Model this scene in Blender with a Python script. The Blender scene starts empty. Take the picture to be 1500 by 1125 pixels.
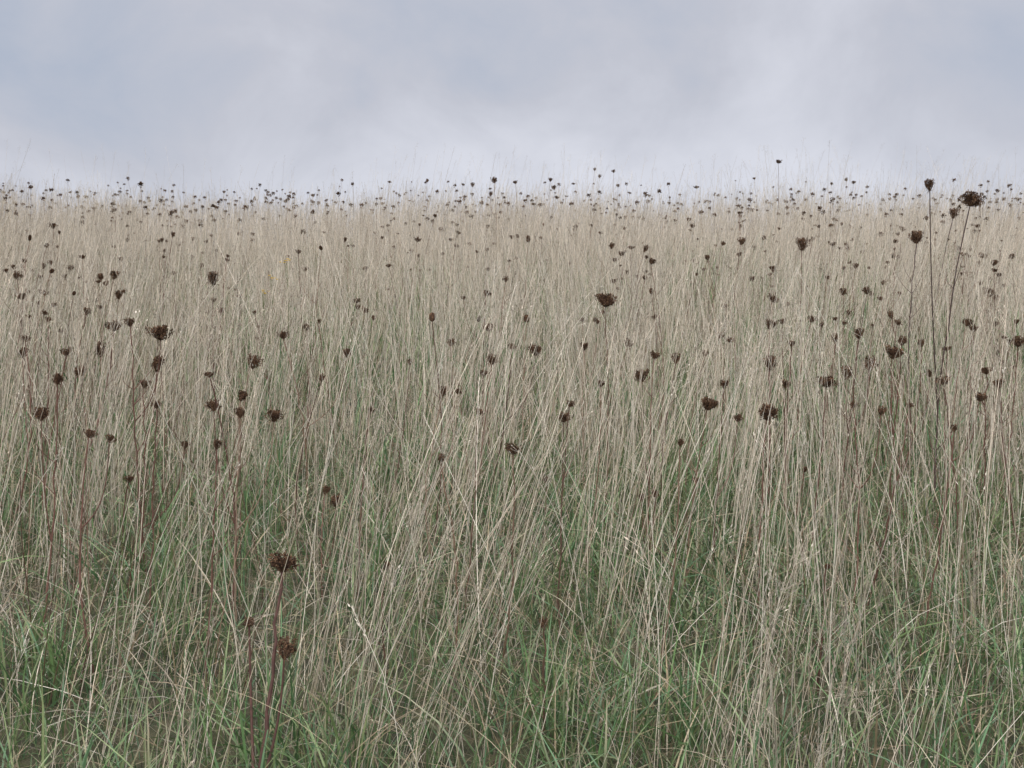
import bpy, math, random
import numpy as np
from mathutils import Vector, Quaternion
R=np.random.default_rng(31); random.seed(7)
PITCH=math.radians(3.1); CAMH=1.2; F=1458.0
scene=bpy.context.scene
scene.view_settings.view_transform='Standard'
try: scene.view_settings.look='None'
except: pass
scene.view_settings.exposure=0
COL=scene.collection

# ------------------------------------------------------------ terrain
S0=.17; Y1=11.0; Y2=19.0; SE=-.12; KK=(S0-SE)/(Y2-Y1)
def ground(x,y):
    x=np.asarray(x,float); y=np.asarray(y,float)
    a=np.clip(y,-3,Y1); z=S0*a
    b=np.clip(y-Y1,0,Y2-Y1); z=z+S0*b-KK*b*b/2
    c=np.clip(y-Y2,0,120); z=z+SE*c
    z=z+.02*np.sin(x*1.3+.4)*np.sin(y*.9+1)+.012*np.sin(x*3.1+y*2.2)
    z=z-.0016*np.clip(np.abs(x)-1,0,60)**1.5*np.sign(x)
    return z

# ------------------------------------------------------------ mesh accumulator
class Acc:
    def __init__(s): s.v=[];s.q=[];s.c=[];s.n=0
    def add(s,v,q,c):
        v=v.reshape(-1,3); s.v.append(v.astype(np.float32)); s.q.append(q.reshape(-1,4)+s.n)
        s.c.append(np.broadcast_to(c,(len(v),3)).astype(np.float32) if c.ndim==1 else c.reshape(-1,3).astype(np.float32)); s.n+=len(v)
    def mesh(s,name,mat,smooth=False):
        v=np.concatenate(s.v);q=np.concatenate(s.q).astype(np.int32);c=np.concatenate(s.c)
        me=bpy.data.meshes.new(name)
        me.vertices.add(len(v)); me.vertices.foreach_set('co',v.ravel())
        me.loops.add(q.size); me.loops.foreach_set('vertex_index',q.ravel())
        me.polygons.add(len(q)); me.polygons.foreach_set('loop_start',np.arange(0,q.size,4,dtype=np.int32))
        try: me.polygons.foreach_set('loop_total',np.full(len(q),4,dtype=np.int32))
        except: pass
        me.update(calc_edges=True)
        a=me.color_attributes.new('Col','FLOAT_COLOR','POINT')
        a.data.foreach_set('color',np.concatenate([c,np.ones((len(c),1),np.float32)],1).ravel())
        if smooth: me.polygons.foreach_set('use_smooth',np.ones(len(q),bool))
        me.materials.append(mat); return me

def norm(a): return a/np.maximum(np.linalg.norm(a,axis=-1,keepdims=True),1e-9)
def tubes(acc,P,Rr,C,sides=3,ref=None):
    N,S,_=P.shape
    T=norm(np.gradient(P,axis=1))
    if ref is None:
        a=R.uniform(0,2*np.pi,N); ref=np.stack([np.cos(a),np.sin(a),a*0],1)
    u=norm(np.cross(T,ref[:,None,:])); w=np.cross(T,u)
    if sides==2:
        V=np.stack([P-u*Rr[...,None],P+u*Rr[...,None]],2)
        idx=np.arange(N*S*2).reshape(N,S,2)
        q=np.stack([idx[:,:-1,0],idx[:,:-1,1],idx[:,1:,1],idx[:,1:,0]],-1)
        acc.add(V,q,np.repeat(C[:,:,None,:],2,2)); return
    an=np.arange(sides)*2*np.pi/sides
    V=P[:,:,None,:]+Rr[:,:,None,None]*(np.cos(an)[None,None,:,None]*u[:,:,None,:]+np.sin(an)[None,None,:,None]*w[:,:,None,:])
    idx=np.arange(N*S*sides).reshape(N,S,sides); nx=np.roll(idx,-1,2)
    q=np.stack([idx[:,:-1],nx[:,:-1],nx[:,1:],idx[:,1:]],-1)
    acc.add(V,q,np.repeat(C[:,:,None,:],sides,2))
def diamonds(acc,p,d,l,w,c):
    r=norm(R.normal(size=p.shape)); s=norm(np.cross(d,r))
    V=np.stack([p,p+d*(l*.4)[:,None]+s*w[:,None],p+d*l[:,None],p+d*(l*.4)[:,None]-s*w[:,None]],1)
    acc.add(V,np.arange(len(p)*4).reshape(-1,4),np.repeat(c[:,None,:],4,1))

# ------------------------------------------------------------ materials
def veg_mat(name,transl,rough,spec=.3,nscale=60):
    m=bpy.data.materials.new(name); m.use_nodes=True; nt=m.node_tree; nt.nodes.clear()
    o=nt.nodes.new('ShaderNodeOutputMaterial'); at=nt.nodes.new('ShaderNodeAttribute'); at.attribute_name='Col'
    ge=nt.nodes.new('ShaderNodeNewGeometry')
    no=nt.nodes.new('ShaderNodeTexNoise'); no.inputs['Scale'].default_value=nscale; no.inputs['Detail'].default_value=1
    nt.links.new(ge.outputs['Position'],no.inputs['Vector'])
    mr=nt.nodes.new('ShaderNodeMapRange'); mr.inputs[1].default_value=.3; mr.inputs[2].default_value=.7; mr.inputs[3].default_value=.78; mr.inputs[4].default_value=1.2
    nt.links.new(no.outputs[0],mr.inputs[0])
    vm=nt.nodes.new('ShaderNodeVectorMath'); vm.operation='SCALE'
    nt.links.new(at.outputs['Color'],vm.inputs[0]); nt.links.new(mr.outputs[0],vm.inputs['Scale'])
    p=nt.nodes.new('ShaderNodeBsdfPrincipled'); p.inputs['Roughness'].default_value=rough
    p.inputs['Specular IOR Level'].default_value=spec
    nt.links.new(vm.outputs[0],p.inputs['Base Color'])
    if transl>0:
        t=nt.nodes.new('ShaderNodeBsdfTranslucent'); nt.links.new(vm.outputs[0],t.inputs['Color'])
        mx=nt.nodes.new('ShaderNodeMixShader'); mx.inputs[0].default_value=transl
        nt.links.new(p.outputs[0],mx.inputs[1]); nt.links.new(t.outputs[0],mx.inputs[2]); nt.links.new(mx.outputs[0],o.inputs[0])
    else: nt.links.new(p.outputs[0],o.inputs[0])
    return m
M_straw=veg_mat('straw',.0,.5,.35,25)
M_green=veg_mat('green_blade',.2,.4,.4,30)
M_head=veg_mat('dry_seedhead',.0,.85,.12,300)
M_stem=veg_mat('dry_stem',.0,.6,.25,80)
def ground_mat():
    m=bpy.data.materials.new('meadow_soil'); m.use_nodes=True; nt=m.node_tree; p=nt.nodes['Principled BSDF']
    tc=nt.nodes.new('ShaderNodeTexCoord')
    n=nt.nodes.new('ShaderNodeTexNoise'); n.inputs['Scale'].default_value=14; n.inputs['Detail'].default_value=10; n.inputs['Roughness'].default_value=.75
    nt.links.new(tc.outputs['Object'],n.inputs['Vector'])
    r=nt.nodes.new('ShaderNodeValToRGB'); e=r.color_ramp.elements
    e[0].position=.35; e[0].color=(.022,.022,.012,1); e[1].position=.68; e[1].color=(.14,.115,.065,1)
    x=e.new(.5); x.color=(.055,.058,.027,1)
    nt.links.new(n.outputs[0],r.inputs[0]); nt.links.new(r.outputs[0],p.inputs['Base Color'])
    p.inputs['Roughness'].default_value=.95
    b=nt.nodes.new('ShaderNodeBump'); b.inputs['Strength'].default_value=.8; b.inputs['Distance'].default_value=.03
    nt.links.new(n.outputs[0],b.inputs['Height']); nt.links.new(b.outputs[0],p.inputs['Normal']); return m

def setp(o,**k):
    for a,b in k.items(): o[a]=b
def link(o): COL.objects.link(o); return o

xs=np.concatenate([np.linspace(-150,-16,24),np.linspace(-15,15,121),np.linspace(16,150,24)])
ys=np.concatenate([np.linspace(-60,-3,12),np.linspace(-2.5,22,140),np.linspace(23,220,36)])
X,Y=np.meshgrid(xs,ys); Z=ground(X,Y)
idx=np.arange(X.size).reshape(X.shape)
q=np.stack([idx[:-1,:-1],idx[:-1,1:],idx[1:,1:],idx[1:,:-1]],-1)
g=Acc(); g.add(np.stack([X,Y,Z],-1),q,np.array([.1,.1,.05]))
go=link(bpy.data.objects.new('ground',g.mesh('ground',ground_mat(),True)))
setp(go,kind='structure',label='grassy hillside rising gently to a rounded crest',category='ground')

# ------------------------------------------------------------ plants surveyed from the photograph
HW={'n':.076,'o':.082,'k':.026}
def dirpix(px,py):
    tx=(px-750)/F; ty=(562-py)/F
    return np.array([tx,math.cos(PITCH)+ty*math.sin(PITCH),-math.sin(PITCH)+ty*math.cos(PITCH)])
def locate(px,py,w,typ,hmin,hmax):
    """bearing + apparent size -> distance up the slope where a plant of believable height stands"""
    dr=dirpix(px,py); ds=np.linspace(1.7,14.5,400); dw=HW[typ]*F/w
    X=dr[0]/dr[1]*ds; Zc=CAMH+dr[2]/dr[1]*ds; h=Zc-ground(X,ds)
    cost=np.abs(np.log(ds/dw))+20*np.clip(hmin-h,0,9)+20*np.clip(h-hmax,0,9)
    i=int(np.argmin(cost)); return ds[i],h[i]
PL=[
 [(413,812,66,'o'),(416,948,40,'n'),(365,908,12,'n')],
 [(235,480,44,'o'),(229,530,32,'n'),(191,470,18,'n')],
 [(168,472,30,'n'),(148,512,26,'n'),(120,540,22,'n')],
 [(84,553,24,'o'),(60,602,32,'n')],[(33,515,22,'n'),(37,494,14,'n')],[(98,512,18,'n')],[(126,453,18,'n')],[(70,465,13,'n')],
 [(313,407,24,'n')],[(367,528,28,'n')],[(352,577,22,'n'),(352,603,20,'n'),(401,606,28,'o')],[(313,590,26,'n'),(307,545,15,'n')],[(317,650,18,'n')],
 [(437,367,10,'n'),(447,392,11,'n')],[(508,514,20,'n'),(415,487,20,'n')],[(450,477,14,'n')],[(467,470,10,'n')],[(471,552,12,'n')],
 [(600,528,14,'n')],[(633,463,13,'k')],[(648,572,18,'n'),(672,572,14,'n')],[(717,476,20,'n')],[(720,523,24,'n'),(708,543,17,'n')],
 [(772,466,10,'k')],[(784,508,30,'o'),(750,505,15,'n')],[(660,500,14,'n')],[(887,434,38,'o')],[(855,505,18,'n')],[(853,466,10,'n')],
 [(752,652,30,'n')],[(492,730,26,'n'),(476,716,18,'n')],[(565,828,12,'k')],[(797,910,14,'n')],
 [(940,548,28,'o'),(958,517,18,'n')],[(990,524,19,'n')],[(959,462,10,'n')],[(945,405,10,'n')],[(1035,588,30,'o')],[(1032,516,10,'n')],
 [(1064,447,10,'n')],[(1019,400,8,'n')],[(1070,495,14,'n'),(1054,490,12,'n')],[(1123,600,38,'o')],[(1128,529,28,'n'),(1127,472,22,'n')],
 [(1130,434,19,'o')],[(1132,390,12,'n'),(1103,407,11,'n')],[(1174,357,22,'n')],[(1188,465,15,'n')],[(1210,553,34,'o')],[(1225,494,16,'n')],
 [(1242,362,11,'n')],[(1257,488,20,'n'),(1275,529,30,'n'),(1240,545,24,'n')],[(1306,510,34,'n'),(1321,497,18,'n')],[(1289,434,12,'n')],
 [(1300,382,8,'n')],[(1307,460,15,'n')],[(1343,345,29,'o')],[(1421,286,38,'o'),(1362,270,21,'n')],[(1396,312,18,'n')],[(1438,371,15,'n')],
 [(1448,423,13,'n')],[(1381,552,27,'o'),(1434,578,20,'n')],[(1388,507,14,'n')],[(1445,540,18,'n')],[(1427,478,16,'n')],[(1491,497,24,'n')],
 [(1140,234,11,'n')],[(1332,590,16,'n')],[(1398,624,16,'n')],[(1020,700,14,'n')],[(825,608,22,'n'),(834,588,13,'n')],[(996,645,16,'n')],
 [(960,720,18,'n'),(940,728,14,'n')],[(1210,828,9,'k')],[(1177,686,9,'k')],[(645,668,16,'n')],[(130,632,20,'n'),(160,640,16,'n')],[(188,700,15,'n')],[(230,590,17,'n')],
 [(210,560,18,'n'),(270,650,16,'n')],[(1060,560,18,'n'),(1080,610,16,'n')],[(1160,500,16,'n'),(1150,560,18,'n')],[(1350,500,17,'n'),(1362,545,16,'n')],[(1465,560,18,'n')],
 [(880,560,14,'n')],[(700,600,15,'n')],[(800,700,12,'n')],[(540,600,12,'n')],[(1290,600,18,'n'),(1250,590,14,'n')],
 [(5,280,7,'n')],[(22,296,8,'n')],[(104,280,6,'n'),(115,287,8,'n'),(125,287,7,'n')],[(292,322,10,'n'),(287,307,8,'n')],[(459,285,7,'n')],
 [(517,268,7,'n')],[(626,263,7,'n')],[(570,265,6,'n')],[(692,270,8,'n'),(678,269,6,'n')],[(724,262,13,'n'),(718,283,9,'n')],[(755,265,9,'n')],
 [(806,262,8,'n'),(812,273,10,'n'),(816,287,9,'n')],[(871,247,6,'n'),(878,257,7,'n')],[(899,250,6,'n'),(905,271,6,'n')],[(922,281,6,'n')],
 [(1020,272,9,'o')],[(1105,260,6,'n')],[(1218,268,6,'n')],[(1240,262,7,'n'),(1250,266,7,'n')],[(1304,290,7,'n')],[(1470,290,8,'n')],
 [(1459,292,7,'n')],[(1490,290,7,'n')],[(328,280,6,'n')],[(178,378,9,'n')],[(517,358,9,'n')],[(478,297,6,'n')],[(560,297,7,'n')],[(545,310,7,'n')],
 [(255,398,9,'n')],[(602,366,8,'n')],[(890,318,8,'n')],[(880,340,7,'n')],[(1085,330,8,'n')],[(1190,348,9,'n')],[(40,425,10,'n')],[(774,350,8,'k')],
]
LOC=[];CLEAR=[]
for heads in PL:
    i0=int(np.argmax([h[2] for h in heads])); hx=heads[i0]
    d,h=locate(hx[0],hx[1],hx[2],hx[3],.28 if hx[1]>680 else .57,1.25); LOC.append((i0,d,h))
    for (px,py,w,ty) in heads:
        if (w>=18 and py>400): CLEAR.append(((px-750)/F,d,w))
CLEAR=np.array(CLEAR)
def thin(x,y):
    """thins the grass in front of the bigger seedheads so it does not hide them"""
    k=np.ones(len(x),bool)
    for u,d,w in CLEAR:
        m=(np.abs(x-u*d)<.06)&(y<d+.03)&(y>d-.6); k&=~(m&(R.random(len(x))<(.88 if w>=30 else .6)))
    return k

# ------------------------------------------------------------ sampling
def sample(y0,y1,dens,side=.56,mar=.9):
    area=(y1-y0)*((y0+y1)*side+2*mar); n=int(area*dens)
    y=R.uniform(y0,y1,n*2); x=R.uniform(-1,1,n*2)*(y1*side+mar)
    k=np.abs(x)<y*side+mar; y=y[k][:n];x=x[k][:n]; return x,y
def patch(x,y,a=0.):
    return .5+.5*np.clip((np.sin(x*2.1+a+1.3*np.sin(y*1.1+a))+np.sin(y*1.7+x*.9+2*a)+.7*np.sin(x*5.3-y*3.1+a))/2.2,-1,1)
def leanfield(x,y):
    lx=.09+.12*np.sin(x*.9+y*.6+1.2)+.08*np.sin(x*2.7-y*1.9)
    ly=.06*np.sin(x*1.6+2.2*y)
    return lx,ly
DRY=np.array([(.77,.68,.55),(.66,.58,.46),(.86,.78,.66),(.54,.46,.35),(.66,.56,.45),(.74,.68,.57)])
GRN=np.array([(.090,.165,.060),(.125,.205,.080),(.070,.140,.056),(.16,.225,.094),(.10,.185,.090),(.185,.23,.105)])
BRN=np.array([(.36,.28,.18),(.42,.35,.23),(.23,.17,.11),(.48,.42,.30)])
def pick(pal,n,lo=.7,hi=1.15):
    return pal[R.integers(0,len(pal),n)]*R.uniform(lo,hi,n)[:,None]

def culms(acc,x,y,H,wid,seg,flop=.1,spk=14,openf=.3,pal=DRY,tl=None,basek=.55,lo=.62):
    n=len(x); lx,ly=leanfield(x,y)
    L=np.stack([lx+R.normal(0,.10,n),ly+R.normal(0,.08,n)],1)
    if tl is not None: L=L+tl
    L=L*H[:,None]
    fl=R.random(n)<flop
    a=R.uniform(0,2*np.pi,n); m=R.uniform(.3,.7,n)*H
    L[fl]=(np.stack([np.cos(a),np.sin(a)*.6],1)*m[:,None])[fl]
    dr=np.where(fl,R.uniform(0,.10,n),R.uniform(0,.02,n))
    pw=np.where(fl,R.uniform(1.0,1.3,n),R.uniform(.95,1.6,n))
    t=np.linspace(0,1,seg+1)[None,:]
    wob=R.normal(0,.008,(n,1))*np.sin(t*np.pi*R.uniform(1,2.5,(n,1)))
    wob2=R.normal(0,.008,(n,1))*np.sin(t*np.pi*R.uniform(1,2.5,(n,1)))
    tp=t**pw[:,None]
    P=np.stack([x[:,None]+L[:,:1]*tp+wob,y[:,None]+L[:,1:]*tp+wob2,
        ground(x,y)[:,None]-.01+H[:,None]*(t-dr[:,None]*t**3)],-1)
    rr=wid[:,None]*(1-.5*t)*.5
    c0=pick(pal,n,lo,1.12); base=pick(BRN,n,.5,.9)
    k=np.clip(1-t*2.8,0,1)[...,None]*basek
    C=c0[:,None,:]*(1-k)+base[:,None,:]*k
    tubes(acc,P,rr,C,3)
    if spk:
        T=norm(P[:,-1]-P[:,-2]); has=R.random(n)<.75
        op=(R.random(n)<openf)|(H>1.02)
        Lp=np.where(op,R.uniform(.08,.15,n),R.uniform(.04,.10,n))
        ts=(np.arange(spk)+.5)/spk
        ax=norm(R.normal(size=(n,spk,3))); ax=ax-(ax*T[:,None]).sum(-1,keepdims=True)*T[:,None]; ax=norm(ax)
        seglen=np.linalg.norm(P[:,-1]-P[:,-2],axis=1)
        s=ts[None,:]*np.minimum(Lp,seglen)[:,None]
        A=P[:,-1][:,None]-T[:,None]*s[...,None]
        off=np.where(op[:,None],.004+.026*np.sin(np.clip(ts[None,:]*1.1,0,1)*np.pi*.8)*R.uniform(.3,1.1,(n,spk)),.0012)
        B=A+ax*off[...,None]+T[:,None]*(off*1.3)[...,None]
        d=norm(ax*np.where(op,.5,.22)[:,None,None]+T[:,None]+R.normal(0,.1,(n,spk,3)))
        cc=(c0*R.uniform(.6,.95,n)[:,None])[:,None]*R.uniform(.75,1.1,(n,spk))[...,None]
        h=np.repeat(has[:,None],spk,1)
        l=R.uniform(.005,.010,(n,spk)); w=l*R.uniform(.11,.19,(n,spk))*(wid/.0018)[:,None]**.6
        diamonds(acc,B[h],d[h],l[h],w[h],cc[h])
        ho=h&op[:,None]
        if ho.any():
            PP=np.stack([A[ho],B[ho]],1); tubes(acc,PP,np.full((len(PP),2),.00022)*1.0,np.repeat(cc[ho][:,None],2,1),2)
def blades(acc,x,y,H,wid,seg,pal,leanlo=.2,leanhi=.9,z0=None,lo=.7,hi=1.2,tipbrown=.25,droop=.75):
    n=len(x); a=R.uniform(0,2*np.pi,n); m=R.uniform(leanlo,leanhi,n)*H
    L=np.stack([np.cos(a),np.sin(a)],1)*m[:,None]
    t=np.linspace(0,1,seg+1)[None,:]; pw=R.uniform(1.1,2.3,n)[:,None]; dr=R.uniform(0,droop,n)[:,None]*np.minimum(m/H,1)[:,None]
    tp=t**pw
    z=ground(x,y)-.01 if z0 is None else z0
    P=np.stack([x[:,None]+L[:,:1]*tp+R.normal(0,.006,(n,1))*np.sin(3*t),y[:,None]+L[:,1:]*tp+R.normal(0,.006,(n,1))*np.sin(3*t),z[:,None]+H[:,None]*(t-dr*t**2.6)],-1)
    rr=.5*wid[:,None]*np.clip(1-t**2.2,.04,1)*(.55+.45*np.sin(np.clip(t*2,0,1)*np.pi/2))
    c=pick(pal,n,lo,hi); k=(R.random(n)<tipbrown)[:,None,None]*np.clip(t*1.6-.5,0,1)[...,None]
    C=c[:,None]*(1-k)+pick(BRN,n)[:,None]*k
    ref=np.stack([L[:,0]+R.normal(0,.4,n)*m,L[:,1]+R.normal(0,.4,n)*m,0*m],1); ref=norm(ref)
    tubes(acc,P,rr,C,2,ref)

# ---- dry grass
dry=Acc()
for (y0,y1,dn,w,seg,spk) in [(1.4,1.9,180,.0017,9,14),(1.9,4,360,.0022,9,12),(4,7.5,320,.0024,7,10),(7.5,11,330,.0024,6,7),(11,14.5,420,.0026,5,9),(14.5,17.5,130,.003,4,5)]:
    per=12; tx,ty=sample(y0,y1,dn*.65/per); tn=len(tx); cnt=R.integers(3,22,tn)
    cnt=(cnt*(.5+1.0*patch(tx,ty))).astype(int)
    tl=np.stack([R.normal(0,.12,tn),R.normal(0,.09,tn)],1)
    ix=np.repeat(np.arange(tn),cnt); x=tx[ix]+R.normal(0,.035,len(ix)); y=ty[ix]+R.normal(0,.035,len(ix)); tl=tl[ix]
    x2,y2=sample(y0,y1,dn*.38); x=np.concatenate([x,x2]);y=np.concatenate([y,y2]); tl=np.concatenate([tl,np.zeros((len(x2),2))])
    k=thin(x,y); x=x[k];y=y[k];tl=tl[k]; n=len(x)
    H=np.clip(R.normal(.69,.13,n)*(.91+.16*patch(x,y,2.2)),.33,.98)
    if y0>9:
        H*=.96+.10*np.sin(x*1.9+.6)*np.sin(x*.7)
        tall=R.random(n)<.085*(1+.8*np.clip(x/y/.4,-.75,1))*(.4+1.2*patch(x,y,5.)); H[tall]*=R.uniform(1.2,1.75,tall.sum())
    H=np.minimum(H,1.40)
    if y0<1.7: H*=.72
    culms(dry,x,y,H,w*R.uniform(.45,1.2,n),seg,.09 if y0<7 else .06,spk,tl=tl,lo=.48)
    x,y=sample(y0,y1,dn*(.5 if y0<7 else .3)); n=len(x)
    blades(dry,x,y,R.uniform(.12,.34,n),w*R.uniform(.8,1.4,n),6 if y0<7 else 4,np.concatenate([DRY*.72,BRN]),.3,.9,droop=.5)
    x,y=sample(max(y0-.5,.9) if y0<1.8 else y0,y1,(800 if y0<7 else 200)); n=len(x)
    blades(dry,x,y,R.uniform(.05,.20,n),w*R.uniform(.6,1.2,n),4,np.concatenate([DRY*.6,BRN,BRN*.8]),.5,2.2,lo=.5)
o=link(bpy.data.objects.new('dry_grass',dry.mesh('dry_grass',M_straw)))
setp(o,kind='stuff',label='tall pale straw-coloured dead meadow grass with feathery seedheads',category='grass')
gr=Acc()
for (y0,y1,dn,w,seg) in [(.9,4,2200,.0045,5),(4,7.5,1000,.0050,4),(7.5,11,500,.0058,3),(11,16,180,.0065,3)]:
    x,y=sample(y0,y1,dn); k=R.random(len(x))<.45+.6*patch(x,y,.6); x=x[k];y=y[k]; p=patch(x,y,1.7); n=len(x)
    blades(gr,x,y,R.uniform(.07,.25,n)*(.8+.5*p),w*R.uniform(.4,1.25,n),seg,np.concatenate([GRN,GRN*.85,BRN[:1]]),.2,1.1,lo=.65)
    tx,ty=sample(y0,y1,dn*(.25 if y0<4 else .31)/16); k=R.random(len(tx))<.15+.9*patch(tx,ty,3.1)**1.6+.2*(tx>-.05*ty); tx=tx[k];ty=ty[k]
    ix=np.repeat(np.arange(len(tx)),R.integers(9,26,len(tx))); n=len(ix); x=tx[ix]+R.normal(0,.04,n); y=ty[ix]+R.normal(0,.04,n)
    hh=(R.uniform(.18,.38,len(tx)) if y0<4 else R.uniform(.28,.55,len(tx)))[ix]*R.uniform(.6,1.1,n)
    blades(gr,x,y,hh,w*R.uniform(.7,1.5,n),seg+1,GRN*1.12,.1,.85,droop=.55,tipbrown=.15)
o=link(bpy.data.objects.new('green_grass',gr.mesh('green_grass',M_green)))
setp(o,kind='stuff',label='short green grass growing under the dead stems',category='grass')

# ------------------------------------------------------------ seed heads
HB=np.array([(.145,.084,.052),(.105,.063,.042),(.19,.115,.068),(.074,.047,.037)])
def spindles(acc,p,d,l,w,c):
    r=norm(R.normal(size=p.shape)); s=norm(np.cross(d,r)); u=np.cross(d,s)
    m=p+d*(l*.45)[:,None]; W=w[:,None]; b=p; t=p+d*l[:,None]
    V=np.stack([b,m+s*W,t,m-s*W, b+d*1e-5,m+u*W,t+d*1e-5,m-u*W],1)
    n=len(p); i=np.arange(n*8).reshape(n,8)
    acc.add(V,np.concatenate([i[:,:4],i[:,4:]],0),np.repeat(c[:,None,:],8,1))
def carrot_head(closed,nr,ns,name='seed_head'):
    """contracted umbel: rays curve up from the stem tip and end in bristly seed clusters"""
    acc=Acc(); Rr=.0325
    k=(np.arange(nr)+.5)/nr; az=k*nr*2.39996+R.normal(0,.4,nr); ring=np.sqrt(k)
    lump=1+.24*np.sin(az*2+R.uniform(0,6))+.18*np.sin(az*3+R.uniform(0,6))
    rm=Rr*ring*R.uniform(.65,1.18,nr)*lump
    rt=rm*(1-.30*closed*ring)
    zt=Rr*(.85+.8*closed*(1-.30*ring**2))*R.uniform(.55,1.3,nr)-(1-closed)*Rr*.12*(1-ring)
    t=np.linspace(0,1,6)[None,:]
    rad=rm[:,None]*(t**.75)*(1-t**4)+rt[:,None]*t**4
    z=zt[:,None]*(t**1.15)
    P=np.stack([rad*np.cos(az)[:,None],rad*np.sin(az)[:,None],z],-1)
    C=np.repeat(pick(HB,nr,.9,1.5)[:,None],6,1)
    tubes(acc,P,np.full((nr,6),.0008)*(1.3-.4*t),C,3)
    tone=R.uniform(.5,1.7,nr)
    def cl(base,ns,spread,sl,sw,outw):
        pp=np.repeat(base,ns,0); out=norm(pp-np.array([0,0,Rr*.35])); tn=np.repeat(tone,ns)
        d2=norm(R.normal(size=pp.shape)); p=pp+d2*R.uniform(.1,1,(len(pp),1))*spread
        d=norm(out*outw+d2*.8+R.normal(0,.35,pp.shape)); l=sl*R.uniform(.7,1.5,len(pp))
        spindles(acc,p,d,l,l*sw*R.uniform(.8,1.3,len(pp)),pick(HB,len(pp),.7,1.3)*tn[:,None])
    cl(P[:,-1],ns,.0062,.0048,.26,.5)
    cl(P[:,4],ns//2,.0055,.0045,.26,.3)
    cl(P[:,3],ns//3,.004,.004,.25,.3)
    nb=12; a=np.arange(nb)*2*np.pi/nb+R.normal(0,.2,nb); tt=np.linspace(0,1,4)[None,:]; ln=R.uniform(.012,.03,nb)[:,None]
    Q=np.stack([np.cos(a)[:,None]*ln*tt,np.sin(a)[:,None]*ln*tt,ln*(.6*tt-R.uniform(0,1.2,nb)[:,None]*tt**2)],-1)
    tubes(acc,Q,np.full((nb,4),.0006),np.repeat(pick(HB,nb,.9,1.5)[:,None],4,1),3)
    return acc.mesh(name,M_head)
def knap_head():
    acc=Acc(); n=130
    k=(np.arange(n)+.5)/n; z=1-2*k; a=np.arange(n)*2.39996; r=np.sqrt(1-z*z)
    N=np.stack([r*np.cos(a),r*np.sin(a),z],1); P=N*np.array([.0085,.0085,.014])+np.array([0,0,.013])
    d=norm(N*.35+np.array([0,0,1.])); 
    spindles(acc,P*np.array([.9,.9,1]),d,np.full(n,.008),np.full(n,.0024),pick(HB,n,.6,1.3))
    m=60; b=np.zeros((m,3)); b[:,2]=.022; b[:,:2]=R.normal(0,.004,(m,2)); dd=norm(np.concatenate([R.normal(0,.45,(m,2)),np.ones((m,1))],1))
    spindles(acc,b,dd,R.uniform(.007,.014,m),np.full(m,.0007),pick(HB*1.8,m,.8,1.4))
    return acc.mesh('seed_head',M_head)
HEADS={'n':[carrot_head(R.uniform(.2,1),32,20) for _ in range(10)],
       'o':[carrot_head(R.uniform(.15,.45),38,20) for _ in range(6)],
       'k':[knap_head() for _ in range(3)]}
STM=np.array([(.11,.066,.048),(.14,.08,.058),(.18,.115,.08),(.23,.165,.12)])
def quad_path(p0,p1,bow,n=12):
    t=np.linspace(0,1,n)[:,None]; P=p0*(1-t)+p1*t
    return P+bow[None,:]*np.sin(t*np.pi)
GROUP='dead wild carrot plants standing in the meadow'
COUNT=0
RED=np.array([.14,.072,.055])
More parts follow.
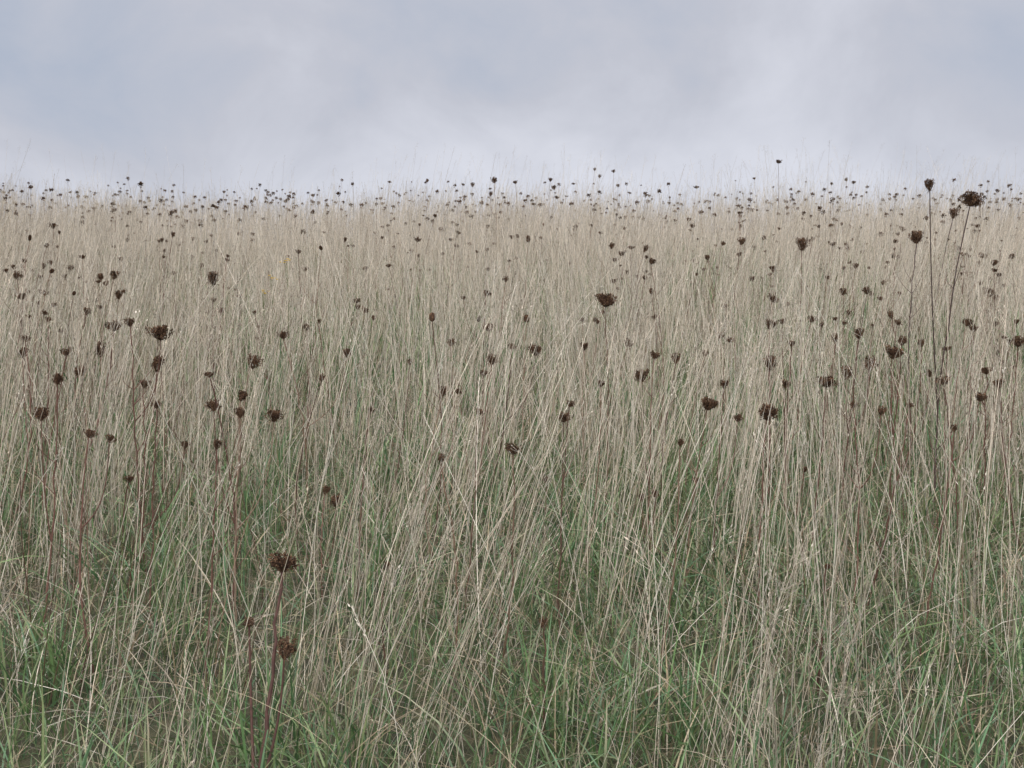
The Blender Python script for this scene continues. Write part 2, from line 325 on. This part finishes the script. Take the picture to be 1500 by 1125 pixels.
def make_plant(tips,sizes,types,base,tiltamt=.25,col=None,thick=.0034,twigs=3,bow=.03,fork=None,low=False):
    global COUNT; COUNT+=1
    kn=all(t=='k' for t in types)
    root=bpy.data.objects.new('knapweed_plant' if kn else 'wild_carrot_plant',None); root.empty_display_size=.05
    root.location=base; link(root)
    o=np.array(base); H=max(t[2]-o[2] for t in tips)
    order=sorted(range(len(tips)),key=lambda i:-tips[i][2])
    if fork is not None: order=list(range(len(tips)))
    acc=Acc(); col=STM[R.integers(0,len(STM))] if col is None else np.array(col); main=None; ends=[]
    def tube(P,r0,r1,bulge=False):
        n=len(P); rr=np.linspace(r0,r1,n); c=col*R.uniform(.8,1.2); C=np.repeat(np.array([c]),n,0)
        if bulge: rr=rr.copy(); rr[4::4]*=1.25
        tubes(acc,P[None],rr[None],C[None],6)
    for k,i in enumerate(order):
        tp=tips[i]-o
        if k==0:
            bw=np.array([R.normal(0,bow),R.normal(0,bow),0])*H
            if fork is not None: bw=np.array([-.035,0,0])
            P=quad_path(np.array([0,0,-.02]),tp,bw,18)
            P[:,:2]+=R.normal(0,.0018,(18,2)); P[-1]=tp
            main=P; tube(P,thick*.62,thick*.34,True)
        else:
            zr=np.clip((tp[2]-.12-R.uniform(.05,.25)*H)/max(main[-1,2],.1),.12,.8)
            if fork is not None: zr=fork
            if low: zr=.24
            a=int(zr*17); s=main[a]
            fx=(.12 if fork is not None else .22)
            P=quad_path(s,tp,np.array([(tp[0]-s[0])*fx,(tp[1]-s[1])*fx,-.03 if (fork is None and not low) else 0]),12); tube(P,thick*.45,thick*.28)
        ends.append((i,P))
    for _ in range(R.integers(1,twigs+1)):
        s=main[R.integers(4,15)]; a=R.uniform(0,6.28); L=R.uniform(.03,.13)
        e=s+np.array([math.cos(a)*L*.7,math.sin(a)*L*.7,L]); tube(quad_path(s,e,np.array([math.cos(a),math.sin(a),0])*.01,5),.0012,.0004)
    st=bpy.data.objects.new('stem',acc.mesh('stem',M_stem,True)); link(st); st.parent=root
    for i,P in ends:
        ty=types[i]; me=HEADS[ty][R.integers(0,len(HEADS[ty]))]
        h=bpy.data.objects.new('seed_head',me); link(h); h.parent=root
        d=Vector(P[-1]-P[-3]).normalized()+Vector((R.normal(0,tiltamt),R.normal(0,tiltamt),0)); d.normalize()
        h.rotation_mode='QUATERNION'
        h.rotation_quaternion=d.to_track_quat('Z','Y')@Quaternion((0,0,1),R.uniform(0,6.28))
        h.location=P[-1]-np.array(d)*.001
        s=sizes[i]; h.scale=(s*R.uniform(.8,1.12),s*R.uniform(.8,1.12),s*R.uniform(.75,1.1))
    n=len(tips)
    if kn: lab='slender dead knapweed stem with small dark round seedhead among grass'
    elif fork is not None: lab='tall dead wild carrot plant forking above grass to two dark seedheads'
    elif n>=3: lab='branched dead wild carrot plant with several brown nest-shaped seedheads'
    elif n==2: lab='dead wild carrot plant forking to two dark brown seedheads'
    elif H>.95: lab='tall dead wild carrot stem lifting its dark seedhead above grass'
    elif types[0]=='o': lab='dead wild carrot stem with one open flat-topped brown seedhead'
    else: lab='dead wild carrot stem with one closed nest-like brown seedhead'
    setp(root,label=lab,category='plant',group='dead knapweed plants among the grass' if kn else GROUP)
    return root

for heads,(i0,d,h) in zip(PL,LOC):
    hx=heads[i0]; near=hx[0]==413; tallp=hx[0] in (1421,1396,1343)
    tips=[];sizes=[];types=[]
    for j,(px,py,w,ty) in enumerate(heads):
        dd=d+(0 if j==i0 else R.normal(0,.05)); dr=dirpix(px,py)
        if near and j==1: dd=d-.06
        s=w*dd/F/HW[ty]; s=min(max(s,.35),1.6)
        t=np.array([dr[0]/dr[1]*dd,dd,CAMH+dr[2]/dr[1]*dd-(.032 if ty!='k' else .014)*s])
        tips.append(t);sizes.append(s);types.append(ty)
    mx=np.mean([t[0] for t in tips]); hh=tips[i0][2]-ground(mx,d)
    bx=mx-R.normal(.05,.05)*hh*1.5; by=d+R.normal(0,.05)
    if hx[0]==1396: bx=tips[0][0]-.14
    if hx[0]==1421: bx=tips[0][0]-.08
    if near: bx=tips[0][0]-.03; by=d-.16
    bz=float(ground(bx,by))
    make_plant(tips,sizes,types,(float(bx),float(by),bz),tiltamt=.05 if near else .22,
        col=RED if (hx[0]<330 and hx[1]>400) or (hx[0]>1100 and hx[1]>460) else ((.085,.043,.035) if near else ((.07,.045,.04) if tallp else None)),
        thick=.0068 if near else (.0050 if tallp else .0040),twigs=6 if hx[2]>16 else 3,bow=.012 if near else .03,fork=.42 if hx[0]==1421 else None,low=near)
n_extra=294-COUNT
cand=[]
while len(cand)<1080:
    y=math.sqrt(R.uniform(3.4**2,14.5**2)); x=R.uniform(-1,1)*(y*.55+.3)
    u=x/y
    cl=.45*math.exp(-((u+.36)/.14)**2)+1.2*math.exp(-((u-.33)/.17)**2)+.25*math.exp(-(u/.1)**2) if y<5.5 else (.2+.45*(u>.1) if y<8.5 else .85)
    if R.random()<(.10+.9*cl)*(.08+.92*float(patch(x*1.5,y*1.5,4.4))): cand.append((y,x))
cand.sort()
for y,x in cand[:n_extra]:
    h=float(np.clip(R.normal(.60,.12),.34,.80)); k=R.random()<.12; ty='k' if k else ('o' if R.random()<.3 else 'n')
    b=np.array([x,y,float(ground(x,y))]); t=b+np.array([R.normal(.04,.06),R.normal(0,.05),h])
    tips=[t];types=[ty]; sizes=[R.uniform(.7,1.) if k else R.uniform(.28,.66)]
    for _ in range(R.choice([0,0,1,2,3]) if not k else 0):
        a=R.uniform(0,6.28); q_=R.uniform(.03,.11); tips.append(t+np.array([math.cos(a)*q_,math.sin(a)*q_,-R.uniform(.0,.2)])); types.append(ty); sizes.append(sizes[0]*R.uniform(.5,.95))
    make_plant(tips,sizes,types,tuple(float(v) for v in b),thick=.0030,col=RED*R.uniform(.7,1.3) if R.random()<.3 else None)
far=Acc()
for y,x in cand[n_extra:]:
    h=float(np.clip(R.normal(.70,.12),.45,.98)); b=np.array([x,y,float(ground(x,y))]); t=b+np.array([R.normal(.04,.06),R.normal(0,.05),h])
    col=STM[R.integers(0,4)]*R.uniform(.8,1.5); P=quad_path(b,t,np.array([R.normal(0,.02),0,0]),6)
    tubes(far,P[None],np.linspace(.0015,.0009,6)[None],np.repeat(col[None],6,0)[None],3)
    n=60; s=R.uniform(.008,.021); p=norm(R.normal(size=(n,3)))*R.uniform(.2,1,(n,1)); p[:,2]=p[:,2]*.9+.9
    rad=.55+.45*np.clip(p[:,2:3],0,1); p[:,:2]*=rad
    spindles(far,t+p*s,norm(p-np.array([0,0,.4])),np.full(n,s*.55),np.full(n,s*.21),pick(HB*R.uniform(.6,1.3),n,.7,1.3))
o=link(bpy.data.objects.new('distant_seedheads',far.mesh('distant_seedheads',M_head)))
setp(o,kind='stuff',label='countless small brown seedheads on thin stems across the slope',category='plant')

# reddish dead stalks tangled in the grass
dk=Acc()
x,y=sample(1.9,8,48); u=x/y; w=np.exp(-((u+.36)/.15)**2)+.7*np.exp(-((u-.42)/.15)**2)+.15; k=R.random(len(x))<w; x=x[k];y=y[k]; n=len(x)
REDS=np.array([(.16,.08,.06),(.13,.068,.05),(.24,.16,.11)])
H=R.uniform(.22,.6,n); culms(dk,x,y,H,np.full(n,.0030)*R.uniform(.5,1.2,n),8,.35,0,0,REDS,basek=0)
o=link(bpy.data.objects.new('dead_stalks',dk.mesh('dead_stalks',M_stem)))
setp(o,kind='stuff',label='reddish brown dead stalks tangled through the grass',category='stalks')

# yellow flowers
M_yel=veg_mat('yellow_petal',.2,.5,.3,200)
def flower_plant(px,py,w):
    d=5.0; dr=dirpix(px,py); t=np.array([dr[0]/dr[1]*d,d,CAMH+dr[2]/dr[1]*d]); b=np.array([t[0]-.03,d,float(ground(t[0],d))])
    root=bpy.data.objects.new('yellow_flower_plant',None); root.location=b; link(root)
    tp=t-b; a1=Acc(); P=quad_path(np.zeros(3),tp,np.array([.02,0,0]),10); g1=np.array([.12,.15,.06])
    tubes(a1,P[None],np.linspace(.0018,.001,10)[None],np.repeat(g1[None],10,0)[None],5)
    a2=Acc()
    for k in range(6):
        e=tp+np.array([R.normal(0,.014),R.normal(0,.014),R.uniform(0,.02)]); tubes(a1,quad_path(P[-3],e,np.array([0,0,.0]),4)[None],np.full((1,4),.0006),np.repeat(g1[None],4,0)[None],4)
        m=13; az=np.arange(m)*2*np.pi/m; dd=norm(np.stack([np.cos(az),np.sin(az)-.3,az*0+.35],1))
        diamonds(a2,np.repeat(e[None],m,0),dd,np.full(m,.009),np.full(m,.0019),np.repeat(np.array([[.78,.55,.04]]),m,0))
        spindles(a2,np.repeat(e[None],8,0),norm(R.normal(size=(8,3))),np.full(8,.003),np.full(8,.0014),np.repeat(np.array([[.5,.3,.03]]),8,0))
    s=link(bpy.data.objects.new('stem',a1.mesh('stem',M_stem))); s.parent=root
    s=link(bpy.data.objects.new('flower_cluster',a2.mesh('flower_cluster',M_yel))); s.parent=root
    setp(root,label='small yellow daisy-like flowers on a thin green stem',category='flower',group='yellow flowers in the meadow')
for a in [(397,409,5),(384,430,4),(420,384,4)]: flower_plant(*a)

# ------------------------------------------------------------ world
W=bpy.data.worlds.new('World'); scene.world=W; W.use_nodes=True; nt=W.node_tree; nt.nodes.clear()
N=nt.nodes.new; Lk=nt.links.new
EL=math.radians(42); RO=math.radians(205)
out=N('ShaderNodeOutputWorld'); sky=N('ShaderNodeTexSky'); sky.sky_type='NISHITA'; sky.sun_disc=False; sky.sun_elevation=EL; sky.sun_rotation=RO
b1=N('ShaderNodeBackground'); b1.inputs[1].default_value=.08; Lk(sky.outputs[0],b1.inputs[0])
tc=N('ShaderNodeTexCoord'); mp=N('ShaderNodeMapping'); mp.inputs['Scale'].default_value=(1,1,1.25); mp.inputs['Location'].default_value=(3.1,.7,2.4); Lk(tc.outputs['Generated'],mp.inputs[0])
n1=N('ShaderNodeTexNoise'); n1.inputs['Scale'].default_value=5.5; n1.inputs['Detail'].default_value=7; n1.inputs['Roughness'].default_value=.55; n1.inputs['Distortion'].default_value=.3; Lk(mp.outputs[0],n1.inputs['Vector'])
sx=N('ShaderNodeSeparateXYZ'); Lk(tc.outputs['Generated'],sx.inputs[0])
ad=N('ShaderNodeMapRange'); ad.interpolation_type='SMOOTHSTEP'; ad.inputs[1].default_value=-.50; ad.inputs[2].default_value=-.18; ad.inputs[3].default_value=-.24; ad.inputs[4].default_value=.02; Lk(sx.outputs[0],ad.inputs[0])
sm=N('ShaderNodeMath'); Lk(n1.outputs[0],sm.inputs[0]); Lk(ad.outputs[0],sm.inputs[1])
hz=N('ShaderNodeMapRange'); hz.interpolation_type='SMOOTHSTEP'; hz.inputs[1].default_value=.11; hz.inputs[2].default_value=.25; hz.inputs[3].default_value=.26; hz.inputs[4].default_value=0; Lk(sx.outputs[2],hz.inputs[0])
s2=N('ShaderNodeMath'); Lk(sm.outputs[0],s2.inputs[0]); Lk(hz.outputs[0],s2.inputs[1])
rp=N('ShaderNodeValToRGB'); e=rp.color_ramp.elements; e[0].position=.2; e[0].color=(.435,.49,.60,1); e[1].position=.82; e[1].color=(.72,.735,.81,1)
x=e.new(.5); x.color=(.555,.572,.645,1)
Lk(s2.outputs[0],rp.inputs[0])
mr=N('ShaderNodeMapRange'); mr.interpolation_type='SMOOTHSTEP'; mr.inputs[1].default_value=.34; mr.inputs[2].default_value=.85; mr.inputs[3].default_value=1.0; mr.inputs[4].default_value=4.8; Lk(sx.outputs[2],mr.inputs[0])
mc=N('ShaderNodeMapRange'); mc.inputs[1].default_value=.34; mc.inputs[2].default_value=.7; Lk(sx.outputs[2],mc.inputs[0])
mxc=N('ShaderNodeMix'); mxc.data_type='RGBA'; Lk(mc.outputs[0],mxc.inputs[0]); Lk(rp.outputs[0],mxc.inputs[6]); mxc.inputs[7].default_value=(.60,.595,.615,1)
b2=N('ShaderNodeBackground'); Lk(mxc.outputs[2],b2.inputs[0]); Lk(mr.outputs[0],b2.inputs[1])
mx=N('ShaderNodeMixShader'); mx.inputs[0].default_value=.96; Lk(b1.outputs[0],mx.inputs[1]); Lk(b2.outputs[0],mx.inputs[2]); Lk(mx.outputs[0],out.inputs[0])
sl=bpy.data.lights.new('sun','SUN'); sl.energy=1.5; sl.angle=math.radians(25); sl.color=(1,.95,.89)
so=link(bpy.data.objects.new('sun',sl))
dv=Vector((math.sin(RO)*math.cos(EL),math.cos(RO)*math.cos(EL),math.sin(EL))); so.rotation_mode='QUATERNION'; so.rotation_quaternion=dv.to_track_quat('Z','Y')
# ------------------------------------------------------------ camera
cam=bpy.data.cameras.new('camera'); cam.lens=35; cam.sensor_width=36; cam.clip_end=1000; cam.clip_start=.05
co=link(bpy.data.objects.new('camera',cam)); co.location=(0,0,CAMH); co.rotation_euler=(math.radians(90)-PITCH,0,0); scene.camera=co
print('plants',COUNT)
